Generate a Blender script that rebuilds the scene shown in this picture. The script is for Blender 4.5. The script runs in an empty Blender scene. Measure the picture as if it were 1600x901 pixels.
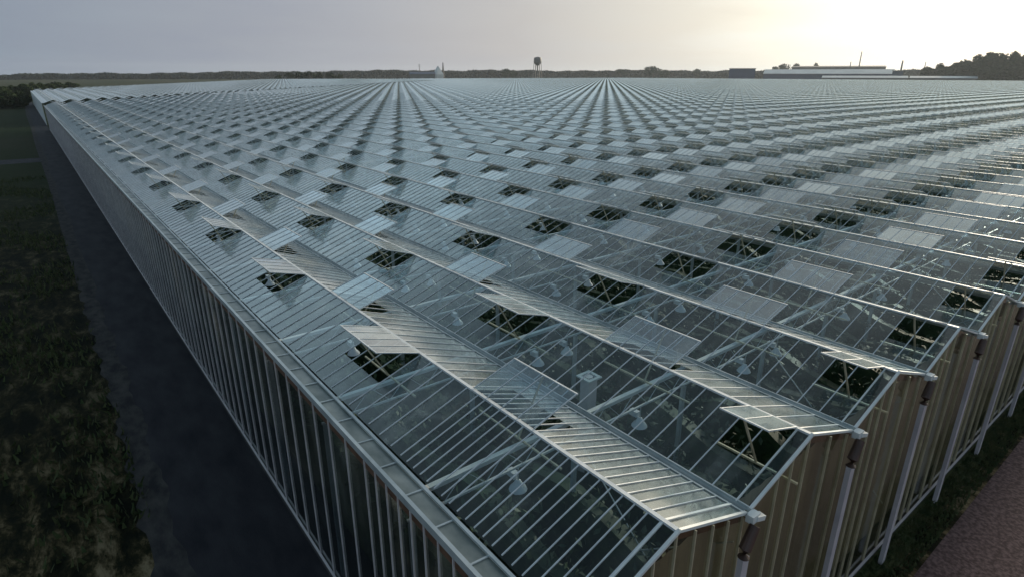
import bpy, math, random
import numpy as np
from mathutils import Vector, Matrix
rad = math.radians
S = bpy.context.scene
rng = np.random.default_rng(7)
random.seed(7)

# ------------------------------------------------------------------ camera
YAW, PITCH, ROLL = rad(38.332), rad(19.832), rad(0.093)
CAM = Vector((-4.249, -3.997, 12.596))
fw = Vector((math.sin(YAW)*math.cos(PITCH), math.cos(YAW)*math.cos(PITCH), -math.sin(PITCH)))
r0 = Vector((math.cos(YAW), -math.sin(YAW), 0)); u0 = r0.cross(fw)
rt = math.cos(ROLL)*r0 + math.sin(ROLL)*u0; up = -math.sin(ROLL)*r0 + math.cos(ROLL)*u0
cd = bpy.data.cameras.new('camera'); co = bpy.data.objects.new('camera', cd)
S.collection.objects.link(co); S.camera = co
M = Matrix.Identity(4)
for i in range(3):
    M[i][0] = rt[i]; M[i][1] = up[i]; M[i][2] = -fw[i]; M[i][3] = CAM[i]
co.matrix_world = M
cd.sensor_width = 36; cd.lens = 926.05/1600*36; cd.clip_start = 0.1; cd.clip_end = 9000

# ------------------------------------------------------------------ world and sun
SUN_AZ, SUN_EL = rad(84), rad(13)          # azimuth measured from +Y towards +X
SUN = Vector((math.sin(SUN_AZ)*math.cos(SUN_EL), math.cos(SUN_AZ)*math.cos(SUN_EL), math.sin(SUN_EL)))
w = bpy.data.worlds.new('World'); S.world = w; w.use_nodes = True
nt = w.node_tree; nt.nodes.clear()
def N(t, typ, **k):
    n = t.nodes.new(typ)
    for a, b in k.items(): setattr(n, a, b)
    return n
def mth(t, op, a, b=None, c=None):
    n = t.nodes.new('ShaderNodeMath'); n.operation = op
    for i, v in enumerate((a, b, c)):
        if v is None: continue
        if isinstance(v, (int, float)): n.inputs[i].default_value = v
        else: t.links.new(v, n.inputs[i])
    return n.outputs[0]
def ramp(t, fac, stops):
    n = t.nodes.new('ShaderNodeValToRGB'); e = n.color_ramp.elements
    while len(e) < len(stops): e.new(0.5)
    for q, (p, c) in zip(e, stops):
        q.position = p; q.color = (*c, 1) if len(c) == 3 else c
    t.links.new(fac, n.inputs[0]); return n.outputs[0]
out = N(nt, 'ShaderNodeOutputWorld'); bg = N(nt, 'ShaderNodeBackground'); bg.inputs[1].default_value = 0.1
sky = N(nt, 'ShaderNodeTexSky', sky_type='NISHITA'); sky.sun_disc = False
sky.sun_elevation = SUN_EL; sky.sun_rotation = SUN_AZ; sky.dust_density = 3; sky.air_density = 1.2
tc = N(nt, 'ShaderNodeTexCoord')
nrm = N(nt, 'ShaderNodeVectorMath', operation='NORMALIZE'); nt.links.new(tc.outputs['Generated'], nrm.inputs[0])
dt = N(nt, 'ShaderNodeVectorMath', operation='DOT_PRODUCT'); nt.links.new(nrm.outputs[0], dt.inputs[0]); dt.inputs[1].default_value = SUN
sep = N(nt, 'ShaderNodeSeparateXYZ'); nt.links.new(nrm.outputs[0], sep.inputs[0])
# stretched cloud veil
den = mth(nt, 'ADD', mth(nt, 'MAXIMUM', sep.outputs[2], 0.0), 0.12)
cu = mth(nt, 'DIVIDE', sep.outputs[0], den); cv = mth(nt, 'DIVIDE', sep.outputs[1], den)
cmb = N(nt, 'ShaderNodeCombineXYZ'); nt.links.new(cu, cmb.inputs[0]); nt.links.new(cv, cmb.inputs[1])
nz = N(nt, 'ShaderNodeTexNoise'); nt.links.new(cmb.outputs[0], nz.inputs['Vector'])
nz.inputs['Scale'].default_value = 0.55; nz.inputs['Detail'].default_value = 6; nz.inputs['Roughness'].default_value = 0.55
ang = mth(nt, 'ARCCOSINE', dt.outputs['Value'])
angn = mth(nt, 'DIVIDE', ang, math.pi)
# bright hazy aureole fading to blue grey away from the sun (values x10: background strength is 0.1)
def k(c, s=10): return (c[0]*s/10, c[1]*s/10, c[2]*s/10)
veil = ramp(nt, mth(nt, 'ADD', angn, mth(nt, 'MULTIPLY', mth(nt, 'SUBTRACT', nz.outputs['Fac'], 0.5), 0.13)),
            [(0.0, (1.15, 1.14, 1.08)), (0.085, (1.02, 1.0, 0.90)), (0.13, (0.84, 0.83, 0.74)), (0.185, (0.60, 0.585, 0.54)), (0.25, (0.43, 0.42, 0.42)), (0.34, (0.305, 0.32, 0.365)),
             (0.48, (0.20, 0.24, 0.305)), (0.62, (0.15, 0.19, 0.25)), (1.0, (0.12, 0.15, 0.21))])
gain = N(nt, 'ShaderNodeMixRGB', blend_type='MULTIPLY'); gain.inputs[0].default_value = 1
nt.links.new(veil, gain.inputs[1])
cl = ramp(nt, nz.outputs['Fac'], [(0.30, (9.3, 9.4, 9.7)), (0.52, (10.2, 10.2, 10.2)), (0.72, (11.8, 11.6, 11.3))])
VG = N(nt, 'ShaderNodeVectorMath', operation='MULTIPLY')
nt.links.new(veil, VG.inputs[0])
cl2 = N(nt, 'ShaderNodeVectorMath', operation='SCALE'); cl2.inputs['Scale'].default_value = 1.0
zf = ramp(nt, nz.outputs['Fac'], [(0.34, (0.86, 0.88, 0.92)), (0.50, (0.96, 0.96, 0.96)), (0.66, (1.06, 1.05, 1.02))])
nt.links.new(zf, VG.inputs[1]); nt.links.new(VG.outputs[0], cl2.inputs[0]); cl2.inputs['Scale'].default_value = 11.7
mx = N(nt, 'ShaderNodeMixRGB'); mx.inputs[0].default_value = 0.93
nt.links.new(sky.outputs[0], mx.inputs[1]); nt.links.new(cl2.outputs[0], mx.inputs[2])
nt.nodes.remove(gain)
# higher up the veil thins and turns blue
hi = N(nt, 'ShaderNodeMapRange'); hi.inputs['From Min'].default_value = 0.16; hi.inputs['From Max'].default_value = 0.50; hi.inputs['To Max'].default_value = 0.95; nt.links.new(sep.outputs[2], hi.inputs[0])
m2 = N(nt, 'ShaderNodeMixRGB'); aw = N(nt, 'ShaderNodeMapRange'); aw.inputs['From Min'].default_value = 0.12; aw.inputs['From Max'].default_value = 0.36; nt.links.new(angn, aw.inputs[0])
nt.links.new(mth(nt, 'MULTIPLY', hi.outputs[0], mth(nt, 'MULTIPLY_ADD', aw.outputs[0], 0.75, 0.25)), m2.inputs[0]); nt.links.new(mx.outputs[0], m2.inputs[1])
nt.links.new(ramp(nt, sep.outputs[2], [(0.20, (3.9, 5.0, 6.0)), (0.42, (4.8, 6.7, 8.0)), (0.54, (3.2, 4.5, 5.5)), (0.68, (1.1, 1.6, 2.1)), (1.0, (0.7, 1.1, 1.45))]), m2.inputs[2])
nt.links.new(m2.outputs[0], bg.inputs[0]); nt.links.new(bg.outputs[0], out.inputs[0])
sl = bpy.data.lights.new('sun', 'SUN'); so = bpy.data.objects.new('sun', sl); S.collection.objects.link(so)
sl.energy = 5.0; sl.angle = rad(10); sl.color = (1, 0.86, 0.66)
so.rotation_euler = SUN.to_track_quat('Z', 'Y').to_euler(); so.location = (0, 0, 80)
S.view_settings.view_transform = 'Standard'; S.view_settings.look = 'None'
S.view_settings.exposure = 0.18; S.view_settings.gamma = 1
S.render.engine = 'CYCLES'
S.cycles.max_bounces = 12; S.cycles.transparent_max_bounces = 48; S.cycles.diffuse_bounces = 3
S.cycles.glossy_bounces = 4; S.cycles.caustics_reflective = False; S.cycles.caustics_refractive = False
S.cycles.volume_bounces = 0; S.cycles.use_denoising = True
S.cycles.sample_clamp_indirect = 4

# ------------------------------------------------------------------ helpers
C = S.collection
class MB:
    """collects quads; build() links them as one mesh object"""
    def __init__(s): s.v = []; s.f = []; s.m = []; s.n = 0
    def add(s, V, F, mi=0):
        V = np.asarray(V, float).reshape(-1, 3); F = np.asarray(F, int).reshape(-1, 4)
        s.v.append(V); s.f.append(F+s.n); s.m.append(np.full(len(F), mi)); s.n += len(V)
    def quads(s, Q, mi=0):                      # (n,4,3)
        Q = np.asarray(Q, float).reshape(-1, 4, 3); s.add(Q.reshape(-1, 3), np.arange(len(Q)*4).reshape(-1, 4), mi)
    def beams(s, A, B, wd, ht, mi=0, upv=(0, 0, 1), cap=True):   # boxes along A->B
        A = np.asarray(A, float).reshape(-1, 3); B = np.asarray(B, float).reshape(-1, 3)
        d = B-A; d /= np.linalg.norm(d, axis=1, keepdims=True)
        u = np.tile(np.asarray(upv, float), (len(A), 1))
        sd = np.cross(d, u); L = np.linalg.norm(sd, axis=1, keepdims=True)
        bad = L[:, 0] < 1e-4; sd[bad] = np.cross(d[bad], [0, 1.0, 0]); L = np.linalg.norm(sd, axis=1, keepdims=True); sd /= L
        u = np.cross(sd, d)
        c = [(-1, -1), (1, -1), (1, 1), (-1, 1)]
        V = np.stack([P+sd*a*wd/2+u*b*ht/2 for P in (A, B) for a, b in c], 1)
        F = [[4, 5, 1, 0], [5, 6, 2, 1], [6, 7, 3, 2], [7, 4, 0, 3]]
        if cap: F += [[0, 1, 2, 3], [7, 6, 5, 4]]
        F = np.asarray(F)
        s.add(V.reshape(-1, 3), (F[None]+8*np.arange(len(A))[:, None, None]).reshape(-1, 4), mi)
    def box(s, x0, x1, y0, y1, z0, z1, mi=0):
        s.beams([((x0+x1)/2, y0, (z0+z1)/2)], [((x0+x1)/2, y1, (z0+z1)/2)], abs(x1-x0), abs(z1-z0), mi)
    def tube(s, pts, rr, seg=10, mi=0, cap=True):   # rr radius or list
        P = [Vector(p) for p in pts]; rr = rr if hasattr(rr, '__len__') else [rr]*len(P)
        V = []; F = []
        for i, p in enumerate(P):
            d = (P[min(i+1, len(P)-1)]-P[max(i-1, 0)]).normalized()
            a = d.cross(Vector((0, 0, 1)) if abs(d.z) < .95 else Vector((1, 0, 0))).normalized(); b = d.cross(a)
            for q in range(seg):
                t = 2*math.pi*q/seg; V.append(p+(a*math.cos(t)+b*math.sin(t))*rr[i])
        for i in range(len(P)-1):
            for q in range(seg): F.append([i*seg+q, i*seg+(q+1) % seg, (i+1)*seg+(q+1) % seg, (i+1)*seg+q])
        if cap:
            for i, rv in ((0, 1), (len(P)-1, 0)):
                ci = len(V); V.append(P[i])
                for q in range(0, seg, 2):
                    F.append([ci, i*seg+q, i*seg+(q+1) % seg, i*seg+(q+2) % seg])
        s.add(V, F, mi)
    def build(s, name, mats, parent=None, smooth=False, loc=None):
        me = bpy.data.meshes.new(name)
        V = np.concatenate(s.v); F = np.concatenate(s.f); Mi = np.concatenate(s.m)
        me.vertices.add(len(V)); me.vertices.foreach_set('co', V.ravel())
        me.loops.add(F.size); me.loops.foreach_set('vertex_index', F.ravel().astype(np.int32))
        me.polygons.add(len(F)); me.polygons.foreach_set('loop_start', (np.arange(len(F))*4).astype(np.int32))
        try: me.polygons.foreach_set('loop_total', np.full(len(F), 4, np.int32))
        except Exception: pass
        me.polygons.foreach_set('material_index', Mi.astype(np.int32))
        me.polygons.foreach_set('use_smooth', np.full(len(F), bool(smooth)))
        for m in (mats if isinstance(mats, (list, tuple)) else [mats]): me.materials.append(m)
        me.update(calc_edges=True); me.validate()
        o = bpy.data.objects.new(name, me); C.objects.link(o)
        if parent: o.parent = parent
        if loc: o.location = loc
        return o
def empty(name, loc=(0, 0, 0), rz=0):
    o = bpy.data.objects.new(name, None); C.objects.link(o); o.location = loc; o.rotation_euler = (0, 0, rz); o.empty_display_size = .3
    return o
def tag(o, label=None, cat=None, group=None, kind=None):
    if label: o['label'] = label
    if cat: o['category'] = cat
    if group: o['group'] = group
    if kind: o['kind'] = kind
    return o
def copy_tree(o, parent=None):
    c = o.copy(); C.objects.link(c); c.parent = parent
    for ch in [q for q in bpy.data.objects if q.parent == o]: copy_tree(ch, c)
    return c

# ------------------------------------------------------------------ materials
def mat(name):
    m = bpy.data.materials.new(name); m.use_nodes = True; t = m.node_tree; t.nodes.clear()
    return m, t, N(t, 'ShaderNodeOutputMaterial')
def noise(t, scale, detail=5, vec=None, rough=.55, dist=0):
    n = N(t, 'ShaderNodeTexNoise'); n.inputs['Scale'].default_value = scale; n.inputs['Detail'].default_value = detail
    n.inputs['Roughness'].default_value = rough; n.inputs['Distortion'].default_value = dist
    if vec is not None: t.links.new(vec, n.inputs['Vector'])
    return n.outputs['Fac']
def pos(t, sc=(1, 1, 1)):
    g = N(t, 'ShaderNodeNewGeometry'); m = N(t, 'ShaderNodeVectorMath', operation='MULTIPLY'); m.inputs[1].default_value = sc
    t.links.new(g.outputs['Position'], m.inputs[0]); return m.outputs[0]
def simple(name, c1, c2=None, scale=3, rough=.6, metal=0, bump=0, sc=(1, 1, 1), spec=.5, lo=.35, hi=.65, bscale=None):
    m, t, o = mat(name); p = N(t, 'ShaderNodeBsdfPrincipled'); t.links.new(p.outputs[0], o.inputs[0])
    p.inputs['Roughness'].default_value = rough; p.inputs['Metallic'].default_value = metal
    p.inputs['Specular IOR Level'].default_value = spec
    f = noise(t, scale, vec=pos(t, sc))
    t.links.new(ramp(t, f, [(lo, c1), (hi, c2 or c1)]), p.inputs['Base Color'])
    if bump:
        b = N(t, 'ShaderNodeBump'); b.inputs['Strength'].default_value = 1; b.inputs['Distance'].default_value = bump
        t.links.new(noise(t, bscale or scale*3, vec=pos(t, sc)), b.inputs['Height']); t.links.new(b.outputs[0], p.inputs['Normal'])
    return m
def glass(name, tint, f0=.10, rough=.03, dust=.06, dustcol=(.45, .5, .5), dscale=.8, wave=.0, fmax=1.0, pw=5.0):
    m, t, o = mat(name)
    g = N(t, 'ShaderNodeNewGeometry')
    d = N(t, 'ShaderNodeVectorMath', operation='DOT_PRODUCT'); t.links.new(g.outputs['Normal'], d.inputs[0]); t.links.new(g.outputs['Incoming'], d.inputs[1])
    c = mth(t, 'ABSOLUTE', d.outputs['Value'])
    F = mth(t, 'MULTIPLY_ADD', mth(t, 'POWER', mth(t, 'SUBTRACT', 1.0, c), pw), fmax-f0, f0)
    tr = N(t, 'ShaderNodeBsdfTransparent'); tr.inputs[0].default_value = (*tint, 1)
    gl = N(t, 'ShaderNodeBsdfGlossy'); gl.inputs['Roughness'].default_value = rough; gl.inputs[0].default_value = (.95, 1.0, .98, 1)
    # panes differ a little: slow waviness in the sheet
    b = N(t, 'ShaderNodeBump'); b.inputs['Distance'].default_value = wave; b.inputs['Strength'].default_value = 1
    t.links.new(noise(t, 1.3, 2, pos(t, (1, 1, 1))), b.inputs['Height'])
    if wave: t.links.new(b.outputs[0], gl.inputs['Normal'])
    df = N(t, 'ShaderNodeBsdfDiffuse'); df.inputs[0].default_value = (*dustcol, 1)
    tl = N(t, 'ShaderNodeBsdfTranslucent'); tl.inputs[0].default_value = (*dustcol, 1)
    dd = N(t, 'ShaderNodeMixShader'); dd.inputs[0].default_value = .45; t.links.new(df.outputs[0], dd.inputs[1]); t.links.new(tl.outputs[0], dd.inputs[2])
    m1 = N(t, 'ShaderNodeMixShader'); t.links.new(tr.outputs[0], m1.inputs[1]); t.links.new(dd.outputs[0], m1.inputs[2])
    n1 = noise(t, dscale, 6, pos(t, (1, 1, .6)), .65, .6); n2 = noise(t, dscale*9, 3, pos(t))
    sn = N(t, 'ShaderNodeVectorMath', operation='MULTIPLY'); t.links.new(g.outputs['Position'], sn.inputs[0]); sn.inputs[1].default_value = (.5, 2.0, 0)
    fl = N(t, 'ShaderNodeVectorMath', operation='FLOOR'); t.links.new(sn.outputs[0], fl.inputs[0])
    wn = N(t, 'ShaderNodeTexWhiteNoise'); t.links.new(fl.outputs[0], wn.inputs['Vector'])
    n2 = mth(t, 'MULTIPLY', mth(t, 'ADD', n2, .5), mth(t, 'MULTIPLY_ADD', mth(t, 'POWER', wn.outputs['Value'], 3.0), 1.6, .65)); n2 = mth(t, 'SUBTRACT', n2, .5)
    k1 = mth(t, 'MULTIPLY', mth(t, 'POWER', mth(t, 'MULTIPLY', n1, 1.85), 4.5), mth(t, 'ADD', n2, .5))
    # dirt film covers more of the view at a slant
    dk = mth(t, 'MULTIPLY', mth(t, 'MULTIPLY', k1, dust), mth(t, 'SUBTRACT', mth(t, 'DIVIDE', 1.0, mth(t, 'ADD', c, .05)), .95))
    t.links.new(mth(t, 'MINIMUM', dk, .8), m1.inputs[0])
    m2 = N(t, 'ShaderNodeMixShader'); t.links.new(F, m2.inputs[0]); t.links.new(m1.outputs[0], m2.inputs[1]); t.links.new(gl.outputs[0], m2.inputs[2])
    t.links.new(m2.outputs[0], o.inputs[0]); return m
G_ROOF = glass('roof_glass', (.68, .82, .88), f0=.035, rough=.15, dust=.16, dustcol=(.56, .62, .60), wave=.0016, pw=2.25)
G_VENT = glass('vent_glass', (.60, .76, .86), f0=.20, rough=.12, dust=.24, dustcol=(.54, .62, .60), wave=.0012, pw=2.3)
G_SIDE = glass('side_glass', (.42, .46, .48), f0=.10, rough=.05, dust=.02, dscale=.5, wave=.004)
G_GABLE = glass('gable_glass', (.72, .68, .54), f0=.07, rough=.08, dust=.10, dustcol=(.20, .17, .11), dscale=.5, wave=.006)
ALU = simple('aluminium_bar', (.56, .60, .62), (.72, .76, .78), 4, .5, .1, spec=.4)
ALU_D = simple('aged_aluminium', (.24, .24, .26), (.36, .36, .38), 2, .45, .5)
WHITE = simple('white_painted_steel', (.62, .66, .66), (.78, .80, .78), 2, .4)
GALV = simple('galvanised_steel', (.42, .47, .48), (.62, .66, .66), 1.5, .4, .3)
EAVE = simple('eave_gutter_metal', (.15, .18, .17), (.36, .38, .35), 1.6, .38, .35, sc=(1, .6, 1))
TAN = simple('tan_mullion', (.50, .44, .30), (.68, .61, .44), 2, .4, .2)
LILAC = simple('mullion_lilac_grey', (.58, .54, .55), (.76, .71, .71), 2, .5, 0)
RUST = simple('brown_header', (.10, .05, .03), (.17, .09, .055), 2.5, .6)
DARKBOX = simple('dark_outlet', (.05, .025, .018), (.08, .04, .03), 5, .5)
PIPE = simple('grey_pipe', (.46, .43, .47), (.55, .52, .55), 2, .45)
CONC = simple('concrete', (.035, .034, .034), (.06, .058, .055), 3, .85, bump=.01)
SCREEN = simple('olive_screen', (.19, .175, .14), (.40, .365, .30), .9, .8, sc=(.8, 1, .22), bump=.03)
LAMP = simple('lamp_white', (.80, .82, .84), (.86, .87, .88), 3, .35)
DUCTM = simple('duct_pinkish_metal', (.72, .66, .66), (.80, .75, .74), 3, .45)
BLACK = simple('painted_duct_shade', (.015, .015, .016), None, 3, .7)
def ground_mat():
    m, t, o = mat('field_ground'); p = N(t, 'ShaderNodeBsdfPrincipled'); t.links.new(p.outputs[0], o.inputs[0]); p.inputs['Roughness'].default_value = .95
    p.inputs['Specular IOR Level'].default_value = .1
    v = pos(t); a = noise(t, .012, 4, v); b = noise(t, .9, 9, pos(t, (1.4, .6, 1)), .72, .25)
    c1 = ramp(t, b, [(.42, (.006, .008, .004)), (.50, (.026, .025, .010)), (.55, (.11, .085, .042)), (.62, (.28, .22, .13))])
    c2 = ramp(t, a, [(.35, (.014, .028, .008)), (.5, (.026, .036, .014)), (.65, (.045, .045, .025))])
    sx = N(t, 'ShaderNodeSeparateXYZ'); g = N(t, 'ShaderNodeNewGeometry'); t.links.new(g.outputs['Position'], sx.inputs[0])
    nr = N(t, 'ShaderNodeMapRange'); nr.inputs['From Min'].default_value = 9; nr.inputs['From Max'].default_value = 24; t.links.new(sx.outputs[1], nr.inputs[0])
    mn = N(t, 'ShaderNodeMixRGB'); t.links.new(nr.outputs[0], mn.inputs[0]); t.links.new(c1, mn.inputs[1])
    t.links.new(ramp(t, b, [(.44, (.006, .008, .004)), (.54, (.028, .026, .011)), (.64, (.12, .10, .058))]), mn.inputs[2])
    far = N(t, 'ShaderNodeMapRange'); far.inputs['From Min'].default_value = 50; far.inputs['From Max'].default_value = 95
    t.links.new(sx.outputs[1], far.inputs[0])
    mixc = N(t, 'ShaderNodeMixRGB'); t.links.new(far.outputs[0], mixc.inputs[0]); t.links.new(mn.outputs[0], mixc.inputs[1]); t.links.new(c2, mixc.inputs[2])
    t.links.new(mixc.outputs[0], p.inputs['Base Color'])
    bp = N(t, 'ShaderNodeBump'); bp.inputs['Distance'].default_value = .25; t.links.new(b, bp.inputs['Height']); t.links.new(bp.outputs[0], p.inputs['Normal'])
    return m
GROUND = ground_mat()
ASPH = simple('asphalt', (.020, .020, .025), (.046, .045, .050), 1.3, .8, bump=.012, bscale=30, sc=(1, .35, 1), spec=.12, lo=.3, hi=.7)
GRAVEL = simple('gravel', (.065, .042, .046), (.165, .115, .120), 9, .9, bump=.02, bscale=26, spec=.15, lo=.40, hi=.62)
VERGE = simple('verge_grass', (.026, .050, .012), (.085, .092, .032), 3, .95, bump=.05, bscale=14)
LEAF = simple('crop_leaf', (.012, .034, .012), (.045, .080, .026), 4, .6)
LEAFT = simple('tree_leaf', (.016, .032, .012), (.038, .060, .022), .35, .8, spec=.15)
LEAFF = simple('far_leaf', (.012, .022, .018), (.022, .034, .026), .05, .9, spec=.1)
BARK = simple('bark', (.05, .038, .028), (.09, .07, .05), 3, .9)
FLOOR = simple('greenhouse_floor', (.010, .015, .016), (.022, .028, .028), .7, .8)

# ------------------------------------------------------------------ ground, road, yard
def sheet(name, xs, ys, z, m, kind='structure', wob=0):
    q = MB(); X, Y = np.meshgrid(xs, ys, indexing='ij'); Z = np.full(X.shape, float(z))
    if wob: Z = Z+rng.normal(0, wob, X.shape)
    V = np.stack([X, Y, Z], -1).reshape(-1, 3); n = len(ys)
    F = [[i*n+j, (i+1)*n+j, (i+1)*n+j+1, i*n+j+1] for i in range(len(xs)-1) for j in range(n-1)]
    q.add(V, F); o = q.build(name, m); o['kind'] = kind; return o
sheet('ground', np.linspace(-3000, 3600, 12), np.linspace(-900, 3600, 12), -.03, GROUND)
def strip(name, pts, z, m):           # pts: (xl, xr, y)
    q = MB()
    for a, b in zip(pts, pts[1:]): q.quads([[(a[0], a[2], z), (a[1], a[2], z), (b[1], b[2], z), (b[0], b[2], z)]])
    o = q.build(name, m); o['kind'] = 'structure'; return o
rp = []
for yy in np.concatenate([np.arange(-30, 40, 1.2), np.arange(40, 420, 8)]):
    e = -3.5 - .25*max(0, min(1, (22-yy)/14)) + .03*math.sin(yy*.7)+.03*math.sin(yy*1.9+1)
    rp.append((e, -.36, yy))
strip('road', rp, -.022, ASPH)
sp = []
for yy in np.concatenate([np.arange(-30, 40, .5), np.arange(40, 300, 6)]):
    e = -3.5 - .25*max(0, min(1, (22-yy)/14)); sp.append((e-.42+.10*math.sin(yy*2.1)+.07*math.sin(yy*5.3), e+.38+.10*math.sin(yy*1.3)+.06*math.sin(yy*4.1+2), yy))
strip('road_shoulder', sp, -.017, simple('shoulder', (.030, .030, .032), (.075, .070, .066), 2.2, .95, bump=.02, bscale=20, sc=(1, .5, 1), spec=.1))
strip('path', [(-40, -3.3, 112), (-40, -3.3, 118)], -.024, ASPH)
sheet('gravel_yard', np.linspace(-10, 700, 3), np.linspace(-160, -1.0, 3), -.015, GRAVEL)

# ------------------------------------------------------------------ greenhouse dimensions
W, H, HR = 4.0, 5.581, .714
NB = 225; SL = HR/2; DX = 1.12; XW = -.385
def y1(n): return min(177+1.15*(4*n-2), 600)
def y2(n): return min(330+1.95*(4*n-2), 820)
GAP = 13
def zroof(dx): return H+HR-SL*dx
def bars_for(n, ya, yb):
    if n == 1 and ya == 0:
        a = np.arange(.25, 5.01, .25); b = np.arange(5.4, yb, .5); return np.concatenate([a, b])
    return np.arange(ya+.22, yb, .5)
def vents_for(n, ya, yb):             # (side, y0, y1)
    V = []
    o = .4 if n == 1 and ya == 0 else .22
    if not (n == 1 and ya == 0): V.append((-1, ya+.22, ya+1.22))
    k_ = 1
    while ya+o+7.5*k_+2 < yb-1: V.append((-1, ya+o-.5+7.5*k_, ya+o+1.5+7.5*k_)); k_ += 1
    k_ = 0
    while ya+o+3+7.5*k_+2 < yb-1:
        s = ya+o+3+7.5*k_
        if n == 1 and ya == 0 and k_ == 0: s = 3.25
        V.append((1, s, s+2)); k_ += 1
    return V
def roof_span(mb, n, ya, yb, bar_to):
    xr = 4*n-2
    vs = vents_for(n, ya, yb)
    for sd in (-1, 1):
        # lower band of panes, whole length
        X = lambda dx: xr+sd*dx
        def q(y0, y1_, a, b): mb.quads([[(X(a), y0, zroof(a)), (X(b), y0, zroof(b)), (X(b), y1_, zroof(b)), (X(a), y1_, zroof(a))]], 0)
        q(ya, yb, DX, 1.93)
        c = ya
        for s_, a, b in sorted(v for v in vs if v[0] == sd):
            if a > c: q(c, a, .03, DX)
            c = b
        q(c, yb, .03, DX)
        if bar_to > ya:
            ys = bars_for(n, ya, min(yb, bar_to))
            if len(ys):
                wd = .021
                A = np.stack([np.full(len(ys), X(.04)), ys, np.full(len(ys), zroof(.04)+.012)], 1)
                B = np.stack([np.full(len(ys), X(1.9)), ys, np.full(len(ys), zroof(1.9)+.012)], 1)
                mb.beams(A, B, wd, .022, 1, cap=False)
VL_A = []                              # all vents
def build_block(root, ya_f, yb_f, first, nmax, x_shift=0):
    # roof spans, ridge caps, gutters: 100 nearest as parts, the rest one part each
    rest, restr, restg = MB(), MB(), MB()
    for n in range(1, nmax+1):
        ya, yb = ya_f(n), yb_f(n); xr = 4*n-2; xg = 4*n
        lim = math.sqrt(max(0, 230**2-xr**2))
        mb = MB() if n <= 100 else rest
        roof_span(mb, n, ya, yb, lim if first else 0)
        if n <= 100: o = mb.build('roof_span', [G_ROOF, ALU], root)
        rc = MB() if n <= 100 else restr
        rc.beams([(xr, ya-.02, H+HR+.012)], [(xr, yb, H+HR+.01)], .075, .045)
        if n <= 100: rc.build('ridge_cap', ALU, o)
        gt = MB() if n <= 100 else restg
        # trough gutter between spans
        gt.quads([[(xg-.09, ya-.1, H+.05), (xg-.06, ya-.1, H-.05), (xg-.06, yb, H-.05), (xg-.09, yb, H+.05)],
                  [(xg-.06, ya-.1, H-.05), (xg+.06, ya-.1, H-.05), (xg+.06, yb, H-.05), (xg-.06, yb, H-.05)],
                  [(xg+.06, ya-.1, H-.05), (xg+.09, ya-.1, H+.05), (xg+.09, yb, H+.05), (xg+.06, yb, H-.05)]])
        gt.beams([(xg-.095, ya-.1, H+.05)], [(xg-.095, yb, H+.05)], .03, .02)
        gt.beams([(xg+.095, ya-.1, H+.05)], [(xg+.095, yb, H+.05)], .03, .02)
        if n <= 100: gt.build('gutter', GALV, root)
        for s_, a, b in vents_for(n, ya, yb): VL_A.append((n, s_, a, b, root))
    o = rest.build('roof_span', [G_ROOF, ALU], root); tag(o, kind='stuff')
    r_ = restr.build('ridge_cap', ALU, o)
    tag(restg.build('gutter', GALV, root), kind='stuff')
GH = empty('greenhouse', (0, 0, 0))
tag(GH, 'huge foreground glass greenhouse with sawtooth roof and many open roof vents', 'greenhouse')
GH2 = empty('greenhouse', (0, 184, 0))
tag(GH2, 'pale second glasshouse block far off, behind the thin dark gap in the roofs', 'greenhouse')
def y2a(n): return y1(n)+GAP
build_block(GH, lambda n: 0, y1, True, NB)
nv1 = len(VL_A)
n_before = set(bpy.data.objects)
build_block(GH2, y2a, y2, False, NB)
for o in set(bpy.data.objects)-n_before:
    if o.parent == GH2: o.location = (0, -184, 0)

# ---- roof vents: hinged on the ridge, open about 39 degrees
LIFT = .39
def vent_geom(mb_g, mb_f, L, sd, y0=0, xr=0, mg=0, mf=0, frame=True, ym=None):
    xf, zf_ = xr+sd*1.13, H+HR+LIFT; z0 = H+HR+.05
    mb_g.quads([[(xr+sd*.03, y0, z0), (xf, y0, zf_), (xf, y0+L, zf_), (xr+sd*.03, y0+L, z0)]], mg)
    if frame:
        nb = int(round(L/.5))
        ys = np.linspace(y0, y0+L, nb+1)
        ys[0] += .02; ys[-1] -= .02
        A = np.stack([np.full(len(ys), xr+sd*.04), ys, np.full(len(ys), z0)], 1); B = np.stack([np.full(len(ys), xf), ys, np.full(len(ys), zf_)], 1)
        mb_f.beams(A, B, .02, .03, mf)
        mb_f.beams([(xf, y0, zf_)], [(xf, y0+L, zf_)], .035, .03, mf)
def rod_geom(mb, L, sd, y0=0, xr=0, mi=0):
    ym = y0+L/2
    mb.beams([(xr+sd*1.10, ym, H+HR+LIFT-.03)], [(xr+sd*.42, ym-.02, H-.12)], .035, .035, mi)
    mb.beams([(xr+sd*.42, y0-.35, H-.12)], [(xr+sd*.42, y0+L+.35, H-.12)], .04, .04, mi)
def vdist(v):
    n, s_, a, b, root = v; p = Vector((4*n-2, (a+b)/2, H+HR)); d = p-CAM
    z = d.dot(fw)
    if z < .5: return 1e9
    if abs(d.dot(rt)/z) > .88 or abs(d.dot(up)/z) > .52: return 1e8+d.length
    return d.length
VL = sorted(VL_A, key=vdist)
near, restv = VL[:100], VL[100:]
proto = {}
def make_vent(L, sd):
    g, f, r_ = MB(), MB(), MB()
    vent_geom(g, f, L, sd, 0, 0); rod_geom(r_, L, sd)
    o = g.build('roof_vent', G_VENT, GH); f.build('frame', ALU, o); r_.build('push_rod', TAN, o)
    return o
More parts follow.
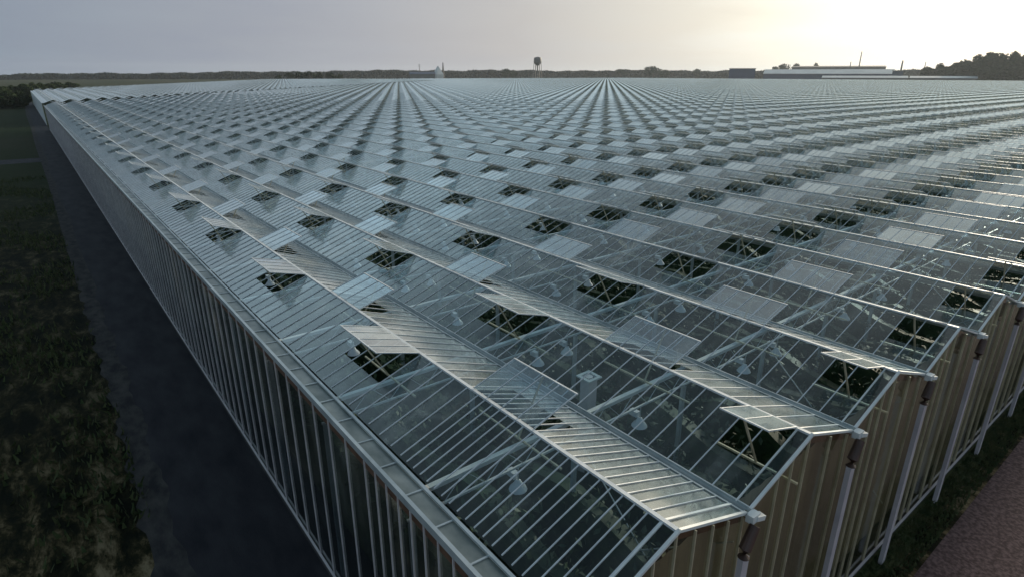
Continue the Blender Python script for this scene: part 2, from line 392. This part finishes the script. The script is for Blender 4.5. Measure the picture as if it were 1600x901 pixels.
for v in near:
    n, sd, a, b, root = v; key = (round(b-a, 2), sd)
    if key not in proto: proto[key] = o = make_vent(b-a, sd)
    else: o = copy_tree(proto[key], GH)
    dl = random.gauss(0, rad(1.6)); zr = H+HR       # every opening a little different
    o.location = (4*n-2-math.sin(dl)*zr, a, zr*(1-math.cos(dl))); o.rotation_euler = (0, dl, 0)
for root in (GH, GH2):
    mb = MB()
    for n, sd, a, b, rr in restv:
        if rr is not root: continue
        d = math.hypot(4*n-2, a)
        vent_geom(mb, mb, b-a, sd, a, 4*n-2, 0, 1, frame=d < 150)
        if d < 70: rod_geom(mb, b-a, sd, a, 4*n-2, 1)
    o = mb.build('roof_vent', [G_VENT, ALU], root); tag(o, kind='stuff')
    if root is GH2: o.location = (0, -184, 0)

# ---- eave strip and long side wall
Y1L = 176.6
ev = MB()
ev.quads([[(XW-.03, 0, H+.03), (-.02, 0, H-.01), (-.02, Y1L, H-.01), (XW-.03, Y1L, H+.03)]], 0)
ev.beams([(XW-.04, -.03, H)], [(XW-.04, Y1L, H)], .07, .16, 1)
ev.beams([(-.02, -.03, H+.03)], [(-.02, Y1L, H+.03)], .06, .05, 1)
ev.beams([(XW/2, -.02, H+.02)], [(XW/2, .03, H+.02)], .36, .06, 1)
jy = np.arange(.9, 120, 1.0); o3 = np.ones(len(jy))
ev.beams(np.stack([o3*(XW-.0), jy, o3*(H+.04)], 1), np.stack([o3*-.03, jy, o3*(H+.006)], 1), .035, .02, 1)
ev.build('eave_gutter', [EAVE, GALV], GH)
sw = MB(); sw.quads([[(XW, 0, .3), (XW, Y1L, .3), (XW, Y1L, H-.36), (XW, 0, H-.36)]], 0)
my = np.concatenate([np.arange(.05, 5.2, .46), np.arange(5.59, Y1L, .92)]); o3 = np.ones(len(my))
sw.beams(np.stack([o3*(XW-.02), my, o3*.28], 1), np.stack([o3*(XW-.02), my, o3*(H-.09)], 1), .023, .03, 1, upv=(1, 0, 0))
swo = sw.build('side_wall', [G_SIDE, LILAC], GH)
hd = MB(); hd.beams([(XW+.01, 0.02, H-.225)], [(XW+.01, Y1L, H-.225)], .03, .27); hd.build('header_board', RUST, swo)
br = MB(); br.beams([(XW-.045, 0, .285)], [(XW-.045, Y1L, .285)], .05, .05); br.build('base_rail', LILAC, swo)
pl = MB(); pl.box(XW-.03, XW+.12, 0, Y1L, -.1, .26); pl.build('plinth', CONC, GH)

# ---- gable wall (facing -Y)
gw = MB(); gm = MB(); XE = 4*NB
NG = NB
for n in range(1, NG+1):
    xl, xr, xg = 4*n-4, 4*n-2, 4*n
    if n == 1: xl = XW
    z0 = .3
    gw.quads([[(xl, 0, z0), (xr, 0, z0), (xr, 0, H+HR-.06), (xl, 0, H-.02 if n > 1 else H-.1)], [(xr, 0, z0), (xg, 0, z0), (xg, 0, H-.02), (xr, 0, H+HR-.06)]], 0)
    xs = [XW+.04]+[.45+.5*i for i in range(7)]+[3.95-.0] if n == 1 else [4*n-4+.99, 4*n-4+1.46, xr, 4*n-1.02, 4*n-.2]
    if n == 1: xs = [XW+.04, .05, .5, 1.0, 1.5, 2.0, 2.5, 3.0, 3.46, 3.92]
    if n > 60: xs = []
    for x in xs:
        zt = H+HR-SL*abs(x-xr)-.09 if x > 0 else H-.1
        gw.beams([(x, -.02, z0-.02)], [(x, -.02, zt)], .024, .04, 1, upv=(0, 1, 0))
gwo = gw.build('gable_wall', [G_GABLE, TAN], GH)
rk = MB(); hb = MB()
for n in range(1, NG+1):
    xr = 4*n-2
    for sd in (-1, 1):
        e = 2.0 if not (n == 1 and sd < 0) else 2.0
        rk.beams([(xr+sd*.01, -.05, H+HR+.02)], [(xr+sd*1.93, -.05, H+HR-SL*1.93+.02)], .055, .05)
        if n < 60: hb.beams([(xr+sd*.02, .02, H+HR-.13)], [(xr+sd*1.95, .02, H+HR-SL*1.95-.13)], .02, .16)
        if n < 60: rk.beams([(xr+sd*.01, .22, H+HR+.015)], [(xr+sd*1.93, .22, H+HR-SL*1.93+.015)], .03, .03)
rk.build('rake_trim', WHITE, GH); hb.build('header_board', RUST, gwo)
b2 = MB(); b2.beams([(XW, -.06, .29)], [(XE, -.06, .29)], .05, .05); b2.build('base_rail', PIPE, gwo)
pg = MB(); pg.box(XW-.02, XE, -.02, .1, -.1, .26); pg.build('plinth', CONC, GH)
scn = MB()
for x in np.arange(XW+.2, 240, .5):
    scn.quads([[(x, .42, .05), (x+.25, .45, .05), (x+.25, .45, H-.35), (x, .42, H-.35)], [(x+.25, .45, .05), (x+.5, .42, .05), (x+.5, .42, H-.35), (x+.25, .45, H-.35)]])
scn.build('roll_screen', SCREEN, GH)
# downpipes with outlet box and white gutter end
def pipe_geom(mb, x=0, mi=0):
    mb.beams([(x-.32, -.26, 4.98)], [(x-.32, -.26, -.02)], .20, .10, mi, upv=(0, 1, 0))
def box_geom(mb, x=0, mi=0):
    mb.tube([(x-.06, -.24, H-.10), (x-.32, -.26, H-.44), (x-.325, -.26, H-.60)], [.09, .105, .10], 14, mi)
def end_geom(mb, x=0, mi=0):
    mb.box(x-.11, x+.11, -.22, -.08, H-.09, H+.06, mi); mb.beams([(x+.02, -.17, H-.02)], [(x+.22, -.2, H-.07)], .14, .09, mi)
pp = None
for n in range(1, 101):
    if pp is None:
        q = MB(); pipe_geom(q); pp = q.build('downpipe', PIPE, GH)
        q = MB(); box_geom(q); q.build('outlet_box', DARKBOX, pp)
        q = MB(); end_geom(q); q.build('gutter_end', WHITE, pp); o = pp
    else: o = copy_tree(pp, GH)
    o.location = (4*n, 0, 0)
q = MB()
for n in range(101, NB): pipe_geom(q, 4*n, 0); box_geom(q, 4*n, 1); end_geom(q, 4*n, 2)
tag(q.build('downpipe', [PIPE, DARKBOX, WHITE], GH), kind='stuff')

# ---- structure inside: trusses and columns
TP = 4.12; NT = 18; XT = 96
tps = None
for k_ in range(1, NT+1):
    y = TP*k_
    if tps is None:
        q = MB(); zt, zb = H-.22, H-.72
        q.beams([(XW+.1, 0, zt)], [(XT, 0, zt)], .12, .09); q.beams([(XW+.1, 0, zb)], [(XT, 0, zb)], .045, .045)
        xs = np.arange(0, XT, 1.0); z_ = np.zeros(len(xs))
        a = np.stack([xs, z_, np.full(len(xs), zt)], 1); m_ = np.stack([xs+.5, z_, np.full(len(xs), zb)], 1); c_ = np.stack([xs+1, z_, np.full(len(xs), zt)], 1)
        q.beams(a, m_, .014, .014); q.beams(m_, c_, .014, .014)
        for n in range(1, int(XT/4)+1): q.box(4*n-.13, 4*n+.13, -.08, .08, H-.21, H-.06)
        o = tps = q.build('truss', WHITE, GH)
    else:
        o = tps.copy(); C.objects.link(o); o.parent = GH
    o.location = (0, y, 0)
def col_geom(q, x=0, y=0): q.beams([(x, y, 0)], [(x, y, H-.76)], .10, .10, upv=(0, 1, 0))
cols = sorted([(4.0*n, TP*k_) for n in range(0, 25) for k_ in range(1, NT+1)], key=lambda p: math.hypot(p[0]+4, p[1]+4))
q = MB(); col_geom(q); cp = q.build('column', GALV, GH)
for i, (x, y) in enumerate(cols[:100]):
    if i: o = cp.copy(); C.objects.link(o); o.parent = GH
    else: o = cp
    o.location = (x if x > 0 else -.2, y, 0)
q = MB()
for x, y in cols[100:]: col_geom(q, max(x, -.2), y)
tag(q.build('column', GALV, GH), kind='stuff')
# wind bracing in a few bays, thin rods
q = MB()
for n in (1, 3, 6):
    x = 4*n+.02
    q.beams([(x+.05, .15, 1.5), (x+.05, TP-.1, 1.5)], [(x+.05, TP-.1, H-.8), (x+.05, .15, H-.8)], .025, .025)
q.build('wind_brace', GALV, GH)
# interior floor and far outer walls (back and east)
sheet('floor', [XW+.1, 60, 300, XE], [.1, 60, 170], -.005, FLOOR)
q = MB()
for n in range(1, NB+1):
    xl, xr = 4*n-4, 4*n
    for yy, rootk in ((y1(n)-.02, 0),):
        q.quads([[(xl, yy, .0), (xr, yy, .0), (xr, yy, H), (xl, yy, H)]])
        q.quads([[(xl, yy, H), (xr, yy, H), (xl+2.01, yy, H+HR-.02), (xl+1.99, yy, H+HR-.02)]])
q.build('back_wall', G_SIDE, GH)
q = MB(); q.quads([[(XE, 0, 0), (XE, y1(NB), 0), (XE, y1(NB), H), (XE, 0, H)]]); q.build('end_wall', G_SIDE, GH)
q = MB()
for n in range(1, NB+1):
    xl, xr = 4*n-4, 4*n; yy = y2a(n)
    q.quads([[(xr, y2a(n+1) if n < NB else yy, 0), (xr, yy, 0), (xr, yy, H), (xr, y2a(n+1) if n < NB else yy, H)]])
    q.quads([[(xl, yy, 0), (xr, yy, 0), (xr, yy, H), (xl, yy, H)], [(xl, yy, H), (xr, yy, H), (xl+2.01, yy, H+HR-.02), (xl+1.99, yy, H+HR-.02)]])
o = q.build('gable_wall', G_SIDE, GH2); o.location = (0, -184, 0)
q = MB(); q.quads([[(-.4, y2a(1), 0), (-.4, y2(1), 0), (-.4, y2(1), H), (-.4, y2a(1), H)]]); q.beams([(-.2, y2a(1), H)], [(-.2, y2(1), H)], .5, .1)
o = q.build('side_wall', WHITE, GH2); o.location = (0, -184, 0)

# ------------------------------------------------------------------ crop inside: nobody could count it
def leafquads(P, size, tilt=.8):
    n = len(P); a = rng.normal(size=(n, 3)); a /= np.linalg.norm(a, axis=1, keepdims=True)
    b = rng.normal(size=(n, 3)); b -= a*(a*b).sum(1, keepdims=True); b /= np.linalg.norm(b, axis=1, keepdims=True)
    s = (size*(.6+.8*rng.random(n)))[:, None] if np.isscalar(size) else size[:, None]
    return np.stack([P-a*s, P-b*s*.45, P+a*s, P+b*s*.45], 1)
q = MB()
rows = np.arange(.9, 60, 1.6)
for x in rows:
    L = 46 if x < 30 else 36
    n = int(L*(80 if x < 20 else 45))
    y = 1.2+rng.random(n)*L
    zt = 3.5+.25*np.sin(y*1.3+x)
    z = zt-np.abs(rng.normal(0, .55, n)); xx = x+rng.normal(0, .24, n)
    q.quads(leafquads(np.stack([xx, y, z], 1), .11))
for x in np.arange(.9, 260, 1.6):      # body of each row, a ridge of foliage
    ys = np.arange(1.1, 165, 1.1 if x < 40 else 5); a = rng.normal(0, .12, len(ys))
    z = 3.05+.25*np.sin(ys*.9+x)+a
    for i in range(len(ys)-1):
        q.quads([[(x-.35, ys[i], .3), (x-.22, ys[i], z[i]), (x-.22, ys[i+1], z[i+1]), (x-.35, ys[i+1], .3)],
                 [(x-.22, ys[i], z[i]), (x+.22, ys[i], z[i]-.05), (x+.22, ys[i+1], z[i+1]-.05), (x-.22, ys[i+1], z[i+1])],
                 [(x+.22, ys[i], z[i]-.05), (x+.35, ys[i], .3), (x+.35, ys[i+1], .3), (x+.22, ys[i+1], z[i+1]-.05)]])
tag(q.build('crop_plants', LEAF), 'dark green rows of tall crop plants growing under the greenhouse glass', 'plants', kind='stuff')

# ------------------------------------------------------------------ grow lamps under the trusses
def make_lamp():
    root = empty('grow_lamp')
    q = MB(); q.tube([(0, 0, .12), (0, 0, .10), (0, 0, .02), (0, 0, -.06), (0, 0, -.12)], [.03, .06, .10, .17, .20], 14, cap=False)
    q.tube([(0, 0, .121), (0, 0, .12)], [.03, .031], 14); q.build('reflector', LAMP, root, smooth=True)
    q = MB(); q.box(-.07, .07, .06, .30, .10, .24); q.build('ballast', LAMP, root)
    q = MB(); q.beams([(0, .0, .11)], [(0, 0, .40)], .02, .02, upv=(0, 1, 0)); q.build('hanger', GALV, root)
    return root
lamp = make_lamp(); first = True
spots = []
for k_ in range(1, 9):
    xs = [6.2, 10.9, 12.7, 17.4, 20.6] if k_ % 2 else [6.4, 7.6, 11.6, 13.4, 18.0, 21.4]
    for x in [2.3]*(k_ % 2)+xs+[24.5+3.2*j for j in range(0, 9)]: spots.append((x, TP*k_-.05))
for x, y in spots:
    o = lamp if first else copy_tree(lamp); first = False
    o.location = (x, y, H-1.12)
    tag(o, 'small white grow lamp hanging under a roof truss inside the greenhouse', 'lamp', 'grow lamps hanging under the trusses')

# square duct standing inside the second span
dct = empty('air_duct', (5.62, 5.32, 0)); tag(dct, 'upright square pinkish grey duct with flanged open top under the roof glass', 'duct')
q = MB()
for sx, sy, wx, wy in ((-.14, 0, .02, .30), (.14, 0, .02, .30), (0, -.14, .26, .02), (0, .14, .26, .02)): q.box(sx-wx/2, sx+wx/2, sy-wy/2, sy+wy/2, 0, 5.36)
q.build('shaft', DUCTM, dct)
q = MB()
for sx, sy, wx, wy in ((-.19, 0, .09, .47), (.19, 0, .09, .47), (0, -.19, .29, .09), (0, .19, .29, .09)): q.box(sx-wx/2, sx+wx/2, sy-wy/2, sy+wy/2, 5.362, 5.40)
q.build('flange', WHITE, dct)
q = MB(); q.tube([(0, 0, 5.33), (0, 0, 5.395)], [.10, .10], 14); q.build('inner_pipe', DUCTM, dct)
q = MB(); q.box(-.129, .129, -.129, .129, 5.2, 5.25); q.build('shade_plug', BLACK, dct)  # near-black plug: shade down inside the shaft, put in as colour

# ------------------------------------------------------------------ verge and rough field vegetation
def scatter(name, n, xr_, yr_, hgt, size, m, label, cat, dens=None):
    x = xr_[0]+rng.random(n)*(xr_[1]-xr_[0]); y = yr_[0]+(rng.random(n)**1.6)*(yr_[1]-yr_[0])
    if dens is not None: kk = dens(x, y); x, y = x[kk], y[kk]
    n = len(x); t = rng.random(n)*6.28; hh = hgt*(.4+.9*rng.random(n)); s = size*(.5+rng.random(n))
    dx, dy = np.cos(t)*s, np.sin(t)*s; lx, ly = rng.normal(0, .35, n)*hh, rng.normal(0, .35, n)*hh
    Q = np.stack([np.stack([x-dx, y-dy, 0*x-.03], 1), np.stack([x+dx, y+dy, 0*x-.03], 1), np.stack([x+dx*.3+lx, y+dy*.3+ly, hh], 1), np.stack([x-dx*.3+lx, y-dy*.3+ly, hh*.95], 1)], 1)
    q = MB(); q.quads(Q); return tag(q.build(name, m), label, cat, kind='stuff')
def dns(x, y):
    v = np.sin(x*.8+np.sin(y*.23)*2)+np.sin(y*.5+x*.3)+rng.normal(0, .5, len(x)); return v > .2
scatter('weeds', 26000, (-16, -3.8), (-4, 95), .22, .05, VERGE, 'rough low grass and weeds left of the dark road', 'grass', dns)
def ve(x, y): return rng.random(len(x)) < np.clip(1.0+(y+.35)/.8, 0, 1)**1.4
x_ = scatter('verge_grass', 30000, (6, 60), (-.9, -.1), .09, .03, VERGE, 'ragged green grass along the foot of the gable wall', 'grass', ve)
q = MB(); xs = np.arange(-5, 600, 1.0)
e = -.45+.12*np.sin(xs*.9)+.12*np.sin(xs*2.3+1)
for i in range(len(xs)-1): q.quads([[(xs[i], e[i], -.008), (xs[i+1], e[i+1], -.008), (xs[i+1], 0, -.008), (xs[i], 0, -.008)]])
o = q.build('verge', VERGE); o['kind'] = 'structure'
#FAR#
# ------------------------------------------------------------------ far things
def make_tree_mesh(seed, leafn=900, broad=1.0, low=False):
    """unit tree: height 1, crown radius ~.5*broad; returns crown and trunk quads"""
    r = np.random.default_rng(seed); lob = []
    for i in range(20 if low else 11):
        a = r.random()*6.28; rr = .30*broad*math.sqrt(r.random()); z = (.16 if low else .34)+(.62 if low else .46)*r.random()
        rr *= 1.15-.6*max(0, z-.55)/.25*.5
        lob.append((math.cos(a)*rr, math.sin(a)*rr, z, (.15 if low else .13)+.11*r.random()))
    lob.append((0, 0, .80, .17)); Q = []
    for (x, y, z, s) in lob:
        n = leafn//len(lob); d = r.normal(size=(n, 3)); d /= np.linalg.norm(d, axis=1, keepdims=True)
        P = np.array([x, y, z])+d*(s*(.45+.6*r.random(n))[:, None])*[1, 1, .85]; P[:, 2] = np.clip(P[:, 2], .06, 1)
        Q.append(P)
    P = np.concatenate(Q); n = len(P)
    a = r.normal(size=(n, 3)); a /= np.linalg.norm(a, axis=1, keepdims=True)
    b = np.cross(a, r.normal(size=(n, 3))); b /= np.linalg.norm(b, axis=1, keepdims=True)
    s = ((.036 if low else .030)*(.6+.9*r.random(n)))[:, None]
    crown = np.stack([P-a*s, P-b*s*.8, P+a*s, P+b*s*.8], 1)
    q = MB(); q.quads(crown)
    t = MB(); t.tube([(0, 0, -.01), (0.004, 0, .2), (-.006, .004, .45), (0, 0, .75)], [.028, .020, .014, .005], 8)
    for (x, y, z, s_) in lob[:7]: t.tube([(0, 0, z*.45), (x*.5, y*.5, z*.75), (x, y, z)], [.011, .008, .003], 6)
    return q, t
protos = []
def tree(i, x, y, h, r, label, group):
    kd = i % 4+(4 if 'grove' in label or 'corner' in label else 0)
    while len(protos) <= kd: protos.append(None)
    root = empty('tree', (x, y, -.05)); hw = r/h/.48
    if protos[kd] is None:
        q, t = make_tree_mesh(20+kd, 5200 if kd > 3 else 1500, low=kd > 3); c = q.build('crown', LEAFT, root); u = t.build('trunk', BARK, root); protos[kd] = (c, u)
    else:
        for p_ in protos[kd]:
            c = p_.copy(); C.objects.link(c); c.parent = root
    root.scale = (h*hw, h*hw, h*1.02); root.rotation_euler = (0, 0, i*1.7)
    tag(root, label, 'tree', group)
ORD = ['first', 'second', 'third', 'fourth', 'fifth', 'sixth', 'seventh', 'eighth', 'ninth', 'tenth', 'eleventh', 'twelfth', 'thirteenth']
MID = [(274, 852, 12.5, 7.3), (290, 857, 15.4, 9.6), (298, 844, 16.6, 9.5), (313, 843, 17.1, 9.6), (330, 853, 16.4, 8.0), (336, 829, 15.9, 10.5), (359, 852, 13.5, 6.4)]
BIG = [(1116, 366, 25.3, 12.0), (1092, 344, 30.3, 14.5), (1079, 319, 31.6, 15.9), (1111, 316, 34.6, 14.3), (1075, 294, 41.4, 17.4), (1059, 277, 44.7, 17.8), (1082, 268, 41.7, 16.1), (1056, 248, 43.9, 16.4), (1069, 238, 41.5, 17.3), (1066, 326, 21.0, 12.2), (1039, 274, 27.2, 14.9), (1026, 246, 28.3, 16.9), (1030, 227, 26.5, 15.0)]
LEFT = [(-10, 396, 7.1, 4.6), (-7, 416, 7.1, 4.2), (-4, 401, 7.0, 4.4), (-1, 396, 8.0, 4.2), (2, 416, 8.6, 4.0), (6, 436, 8.1, 4.6), (11, 476, 7.4, 4.2), (18, 526, 7.5, 5.9), (26, 565, 7.1, 6), (-13, 386, 7.5, 5.0), (-12.5, 300, 6.2, 5.0), (-7.5, 304, 6.6, 4.4), (-4.8, 318, 6.3, 4.0)]
BUSH = [(1161, 941, 31.9, 25.3, 'broad rounded dark tree standing alone right of the water tower'), (1216, 951, 24.8, 15.3, 'lower tree touching the right side of the broad rounded tree'),
        (1186, 1065, 26.8, 19.2, 'pale distant tree between the water tower and the broad rounded tree'), (1219, 864, 26.0, 13.2, 'small distant tree just left of the dark blue shed'),
        (855, 1102, 25.3, 15.6, 'low dark tree just left of the water tower'), (879, 1108, 22.1, 10.1, 'small tree between the low dark tree and the water tower'),
        (1481, 822, 33.8, 12.7, 'pale tree just right of the dark blue shed, behind the long building'), (1508, 815, 40.4, 17.6, 'pale round tree behind the left end of the long building roof'),
        (1539, 800, 41.1, 17.7, 'taller pale tree behind the long building, above its left third'), (1523, 743, 42.0, 12.4, 'narrow tree behind the long roof, left of the tall thin mast')]
for i, (x, y, h, r_) in enumerate(sorted(MID)): tree(i, x, y, h, r_, ORD[i]+' tree from the left in the dark clump beyond the far left roof edge', 'trees in the clump beyond the roof')
for i, (x, y, h, r_) in enumerate(sorted(BIG, key=lambda q: math.atan2(q[0], q[1]))): tree(i+1, x, y, h, r_, ORD[i]+' tree from the left in the tall dark grove at the right edge', 'trees in the grove at the right edge')
for i, (x, y, h, r_) in enumerate(sorted(LEFT, key=lambda q: math.atan2(q[0], q[1]))): tree(i+2, x, y, h, r_, ORD[i]+' tree from the left in the row beyond the far left greenhouse corner', 'trees beyond the far left corner')
for i, (x, y, h, r_, lb) in enumerate(BUSH): tree(i+3, x, y, h, r_, lb, 'single trees on the skyline')
# far-off wood along the horizon, one mass
n = 90000; az = rad(-6)+rng.random(n)*rad(92); dist = 1700+rng.random(n)*260
hh = 17+7*np.sin(az*9+1)+4*np.sin(az*31)+3*np.sin(az*83)
hh = np.clip(8+14*(az-rad(0))/rad(34), 8, 20)+1.1*np.sin(az*31)+.9*np.sin(az*83)+.8*np.sin(az*210)
P = np.stack([CAM.x+np.sin(az)*dist, CAM.y+np.cos(az)*dist, hh*(1-rng.random(n)**2*.9)], 1)
P = P[~((P[:, 0] > -5) & (P[:, 0] < 905) & (P[:, 1] < 840) & (P[:, 1] < 345+1.95*P[:, 0]))]
q = MB(); q.quads(leafquads(P, 4.2)); tag(q.build('far_wood', LEAFF), 'far-off band of hazy woodland all along the horizon', 'woodland', kind='stuff')

BLUE = simple('blue_cladding', (.025, .055, .12), (.035, .07, .15), .05, .6)
NAVY = simple('navy_cladding', (.04, .065, .12), (.05, .08, .14), .05, .6)
ROOFW = simple('white_roof', (.55, .57, .56), (.68, .70, .68), .05, .5)
ROOFG = simple('grey_roof', (.09, .10, .10), (.12, .13, .12), .05, .7)
DOORM = simple('shed_door', (.20, .21, .22), (.26, .27, .28), .05, .6)
def shed(name, A, B, dep, hw, hr, mw, mr, label, ndoor=3, parapet=0):
    A = Vector(A); B = Vector(B); L = (B-A).length; ang = math.atan2(B.y-A.y, B.x-A.x)
    root = empty(name, (A.x, A.y, 0), ang)        # local x along the front, local +y away from it
    q = MB(); q.box(0, L, 0, dep, -.1, hw); q.build('wall', mw, root)
    q = MB(); e = .8
    if hr > 0:
        q.quads([[(-e, -e, hw), (L+e, -e, hw), (L+e, dep/2, hw+hr), (-e, dep/2, hw+hr)], [(-e, dep/2, hw+hr), (L+e, dep/2, hw+hr), (L+e, dep+e, hw), (-e, dep+e, hw)],
                 [(-e, -e, hw-.5), (L+e, -e, hw-.5), (L+e, -e, hw), (-e, -e, hw)], [(0, 0, hw), (0, dep, hw), (0, dep/2+.1, hw+hr), (0, dep/2, hw+hr)], [(L, 0, hw), (L, dep, hw), (L, dep/2+.1, hw+hr), (L, dep/2, hw+hr)]])
    else: q.box(-e, L+e, -e, dep+e, hw+.02, hw+.9)
    q.build('roof', mr, root)
    for i in range(ndoor):
        q = MB(); xx = L*(i+.5)/ndoor; q.box(xx-2.4, xx+2.4, -.25, -.02, 0, min(5.5, hw*.7)); q.build('door', DOORM, root)
    tag(root, label, 'building'); return root
shed('shed', (963, 617), (985.5, 581.5), 24, 22.0, 0, BLUE, ROOFG, 'dark blue flat-roofed block shed on the skyline left of the long building', 2)
shed('warehouse', (1079, 620), (1167, 432), 60, 14.5, 7.5, NAVY, ROOFW, 'long low warehouse with pale roof and dark wall right of the blue shed', 8)
shed('warehouse', (1234, 649), (1302, 500), 60, 27, 2.5, ROOFG, ROOFG, 'long grey flat-topped building rising behind the pale warehouse roof', 6)
shed('shed', (975, 462), (1017, 358), 26, 8.6, 2.8, ROOFG, ROOFW, 'low white-roofed shed in front of the long warehouse', 4)
shed('shed', (1000, 349), (1022, 275), 26, 8.8, 2.4, ROOFG, ROOFW, 'low white-roofed shed in front of the dark grove at the right', 3)
shed('shed', (1119, 418.2), (1124.2, 404.1), 14, 18.5, 0, NAVY, ROOFG, 'small dark tower shed at the right end of the long warehouse', 1)
shed('shed', (652, 1176), (698, 1149), 26, 13, 4.5, ROOFG, NAVY, 'low dark shed on the skyline left of the white tent', 3)
def tower(x, y, H_, zt):
    root = empty('water_tower', (x, y, 0)); R = 7.8
    q = MB(); q.tube([(0, 0, zt-7), (0, 0, zt-4), (0, 0, zt), (0, 0, H_-5), (0, 0, H_-1.6), (0, 0, H_)], [2.0, 6, R, R, 7, .5], 24); q.build('tank', TANK, root, smooth=False)
    q = MB(); q.tube([(0, 0, 0), (0, 0, zt-6.8)], 1.3, 14); q.build('riser', TANK, root)
    for i in range(6):
        a = math.pi/3*i+.3; q = MB(); q.tube([(math.cos(a)*9.5, math.sin(a)*9.5, 0), (math.cos(a)*7.2, math.sin(a)*7.2, zt-1)], [.6, .5], 8); q.build('leg', TANK, root)
    q = MB(); pts = [(math.cos(t)*8.4, math.sin(t)*8.4, zt*.5) for t in np.linspace(0, 2*math.pi, 13)]; q.tube(pts, .3, 6)
    q.tube([(math.cos(t)*9.1, math.sin(t)*9.1, zt+.3) for t in np.linspace(0, 2*math.pi, 25)], .25, 6); q.build('ring_brace', TANK, root)
    tag(root, 'grey water tower with a domed tank on legs, alone on the skyline', 'water tower')
TANK = simple('tank_paint', (.10, .10, .10), (.14, .14, .14), .1, .6)
tower(842, 983, 46.5, 36.5)
def mast(name, x, y, h, r_, label, cat, arm=0, taper=.6):
    root = empty(name, (x, y, 0)); q = MB(); q.tube([(0, 0, -.1), (0, 0, h*.5), (0, 0, h)], [r_, r_*.85, r_*taper], 10); q.build('mast', POLE, root)
    q = MB(); q.tube([(0, 0, 0), (0, 0, 1.2)], [r_*2.2, r_*1.6], 10); q.build('base', POLE, root)
    if arm:
        for z in (h-2.5, h-6): q = MB(); q.beams([(-arm, 0, z)], [(arm, 0, z)], .5, .5); q.build('cross_arm', POLE, root)
    tag(root, label, cat)
POLE = simple('dark_pole', (.05, .05, .05), (.08, .08, .08), 1, .7)
mast('mast', 1193, 503, 51.8, 1.1, 'tallest thin dark mast, rising behind the long warehouse', 'mast')
mast('chimney', 1170, 425, 35.3, 1.7, 'dark chimney with narrow top, left of the dark grove', 'chimney')
mast('mast', 1178, 512, 34.5, 1.0, 'short dark mast just left of the tallest mast', 'mast')
mast('mast', 1228, 410, 33.8, .9, 'short mast right of the chimney, against the bright sky', 'mast')
mast('utility_pole', 695, 1209, 34, .7, 'utility pole with cross arms left of the white tent', 'pole', arm=3)
mast('chimney', 739, 1182, 36.8, 2.6, 'dark tapering stack just right of the white tent', 'chimney', taper=.35)
root = empty('tent', (727, 1184, 0)); q = MB()
pk = [(0, 0, 30), (-5, 3, 0)]
q.quads([[(-9, -9, 12), (9, -9, 12), (.3, -.3, 30), (-.3, -.3, 30)], [(9, -9, 12), (9, 9, 12), (.3, .3, 30), (.3, -.3, 30)], [(9, 9, 12), (-9, 9, 12), (-.3, .3, 30), (.3, .3, 30)], [(-9, 9, 12), (-9, -9, 12), (-.3, -.3, 30), (-.3, .3, 30)]])
q.build('canopy', ROOFW, root)
q = MB(); q.box(-8.5, 8.5, -8.5, 8.5, 0, 11.95); q.build('wall', ROOFW, root)
tag(root, 'white pointed tent roof on the skyline beside the dark tapering stack', 'tent')

# ------------------------------------------------------------------ haze
hm = bpy.data.materials.new('haze_air'); hm.use_nodes = True; t = hm.node_tree; t.nodes.clear()
o = N(t, 'ShaderNodeOutputMaterial'); v = N(t, 'ShaderNodeVolumePrincipled'); v.inputs['Density'].default_value = .00007
v.inputs['Color'].default_value = (.80, .90, 1, 1); v.inputs['Anisotropy'].default_value = .3
t.links.new(v.outputs[0], o.inputs['Volume'])
q = MB(); q.box(-3100, 3700, -1000, 3700, -1.2, 58); hz = q.build('haze', hm); hz['kind'] = 'stuff'
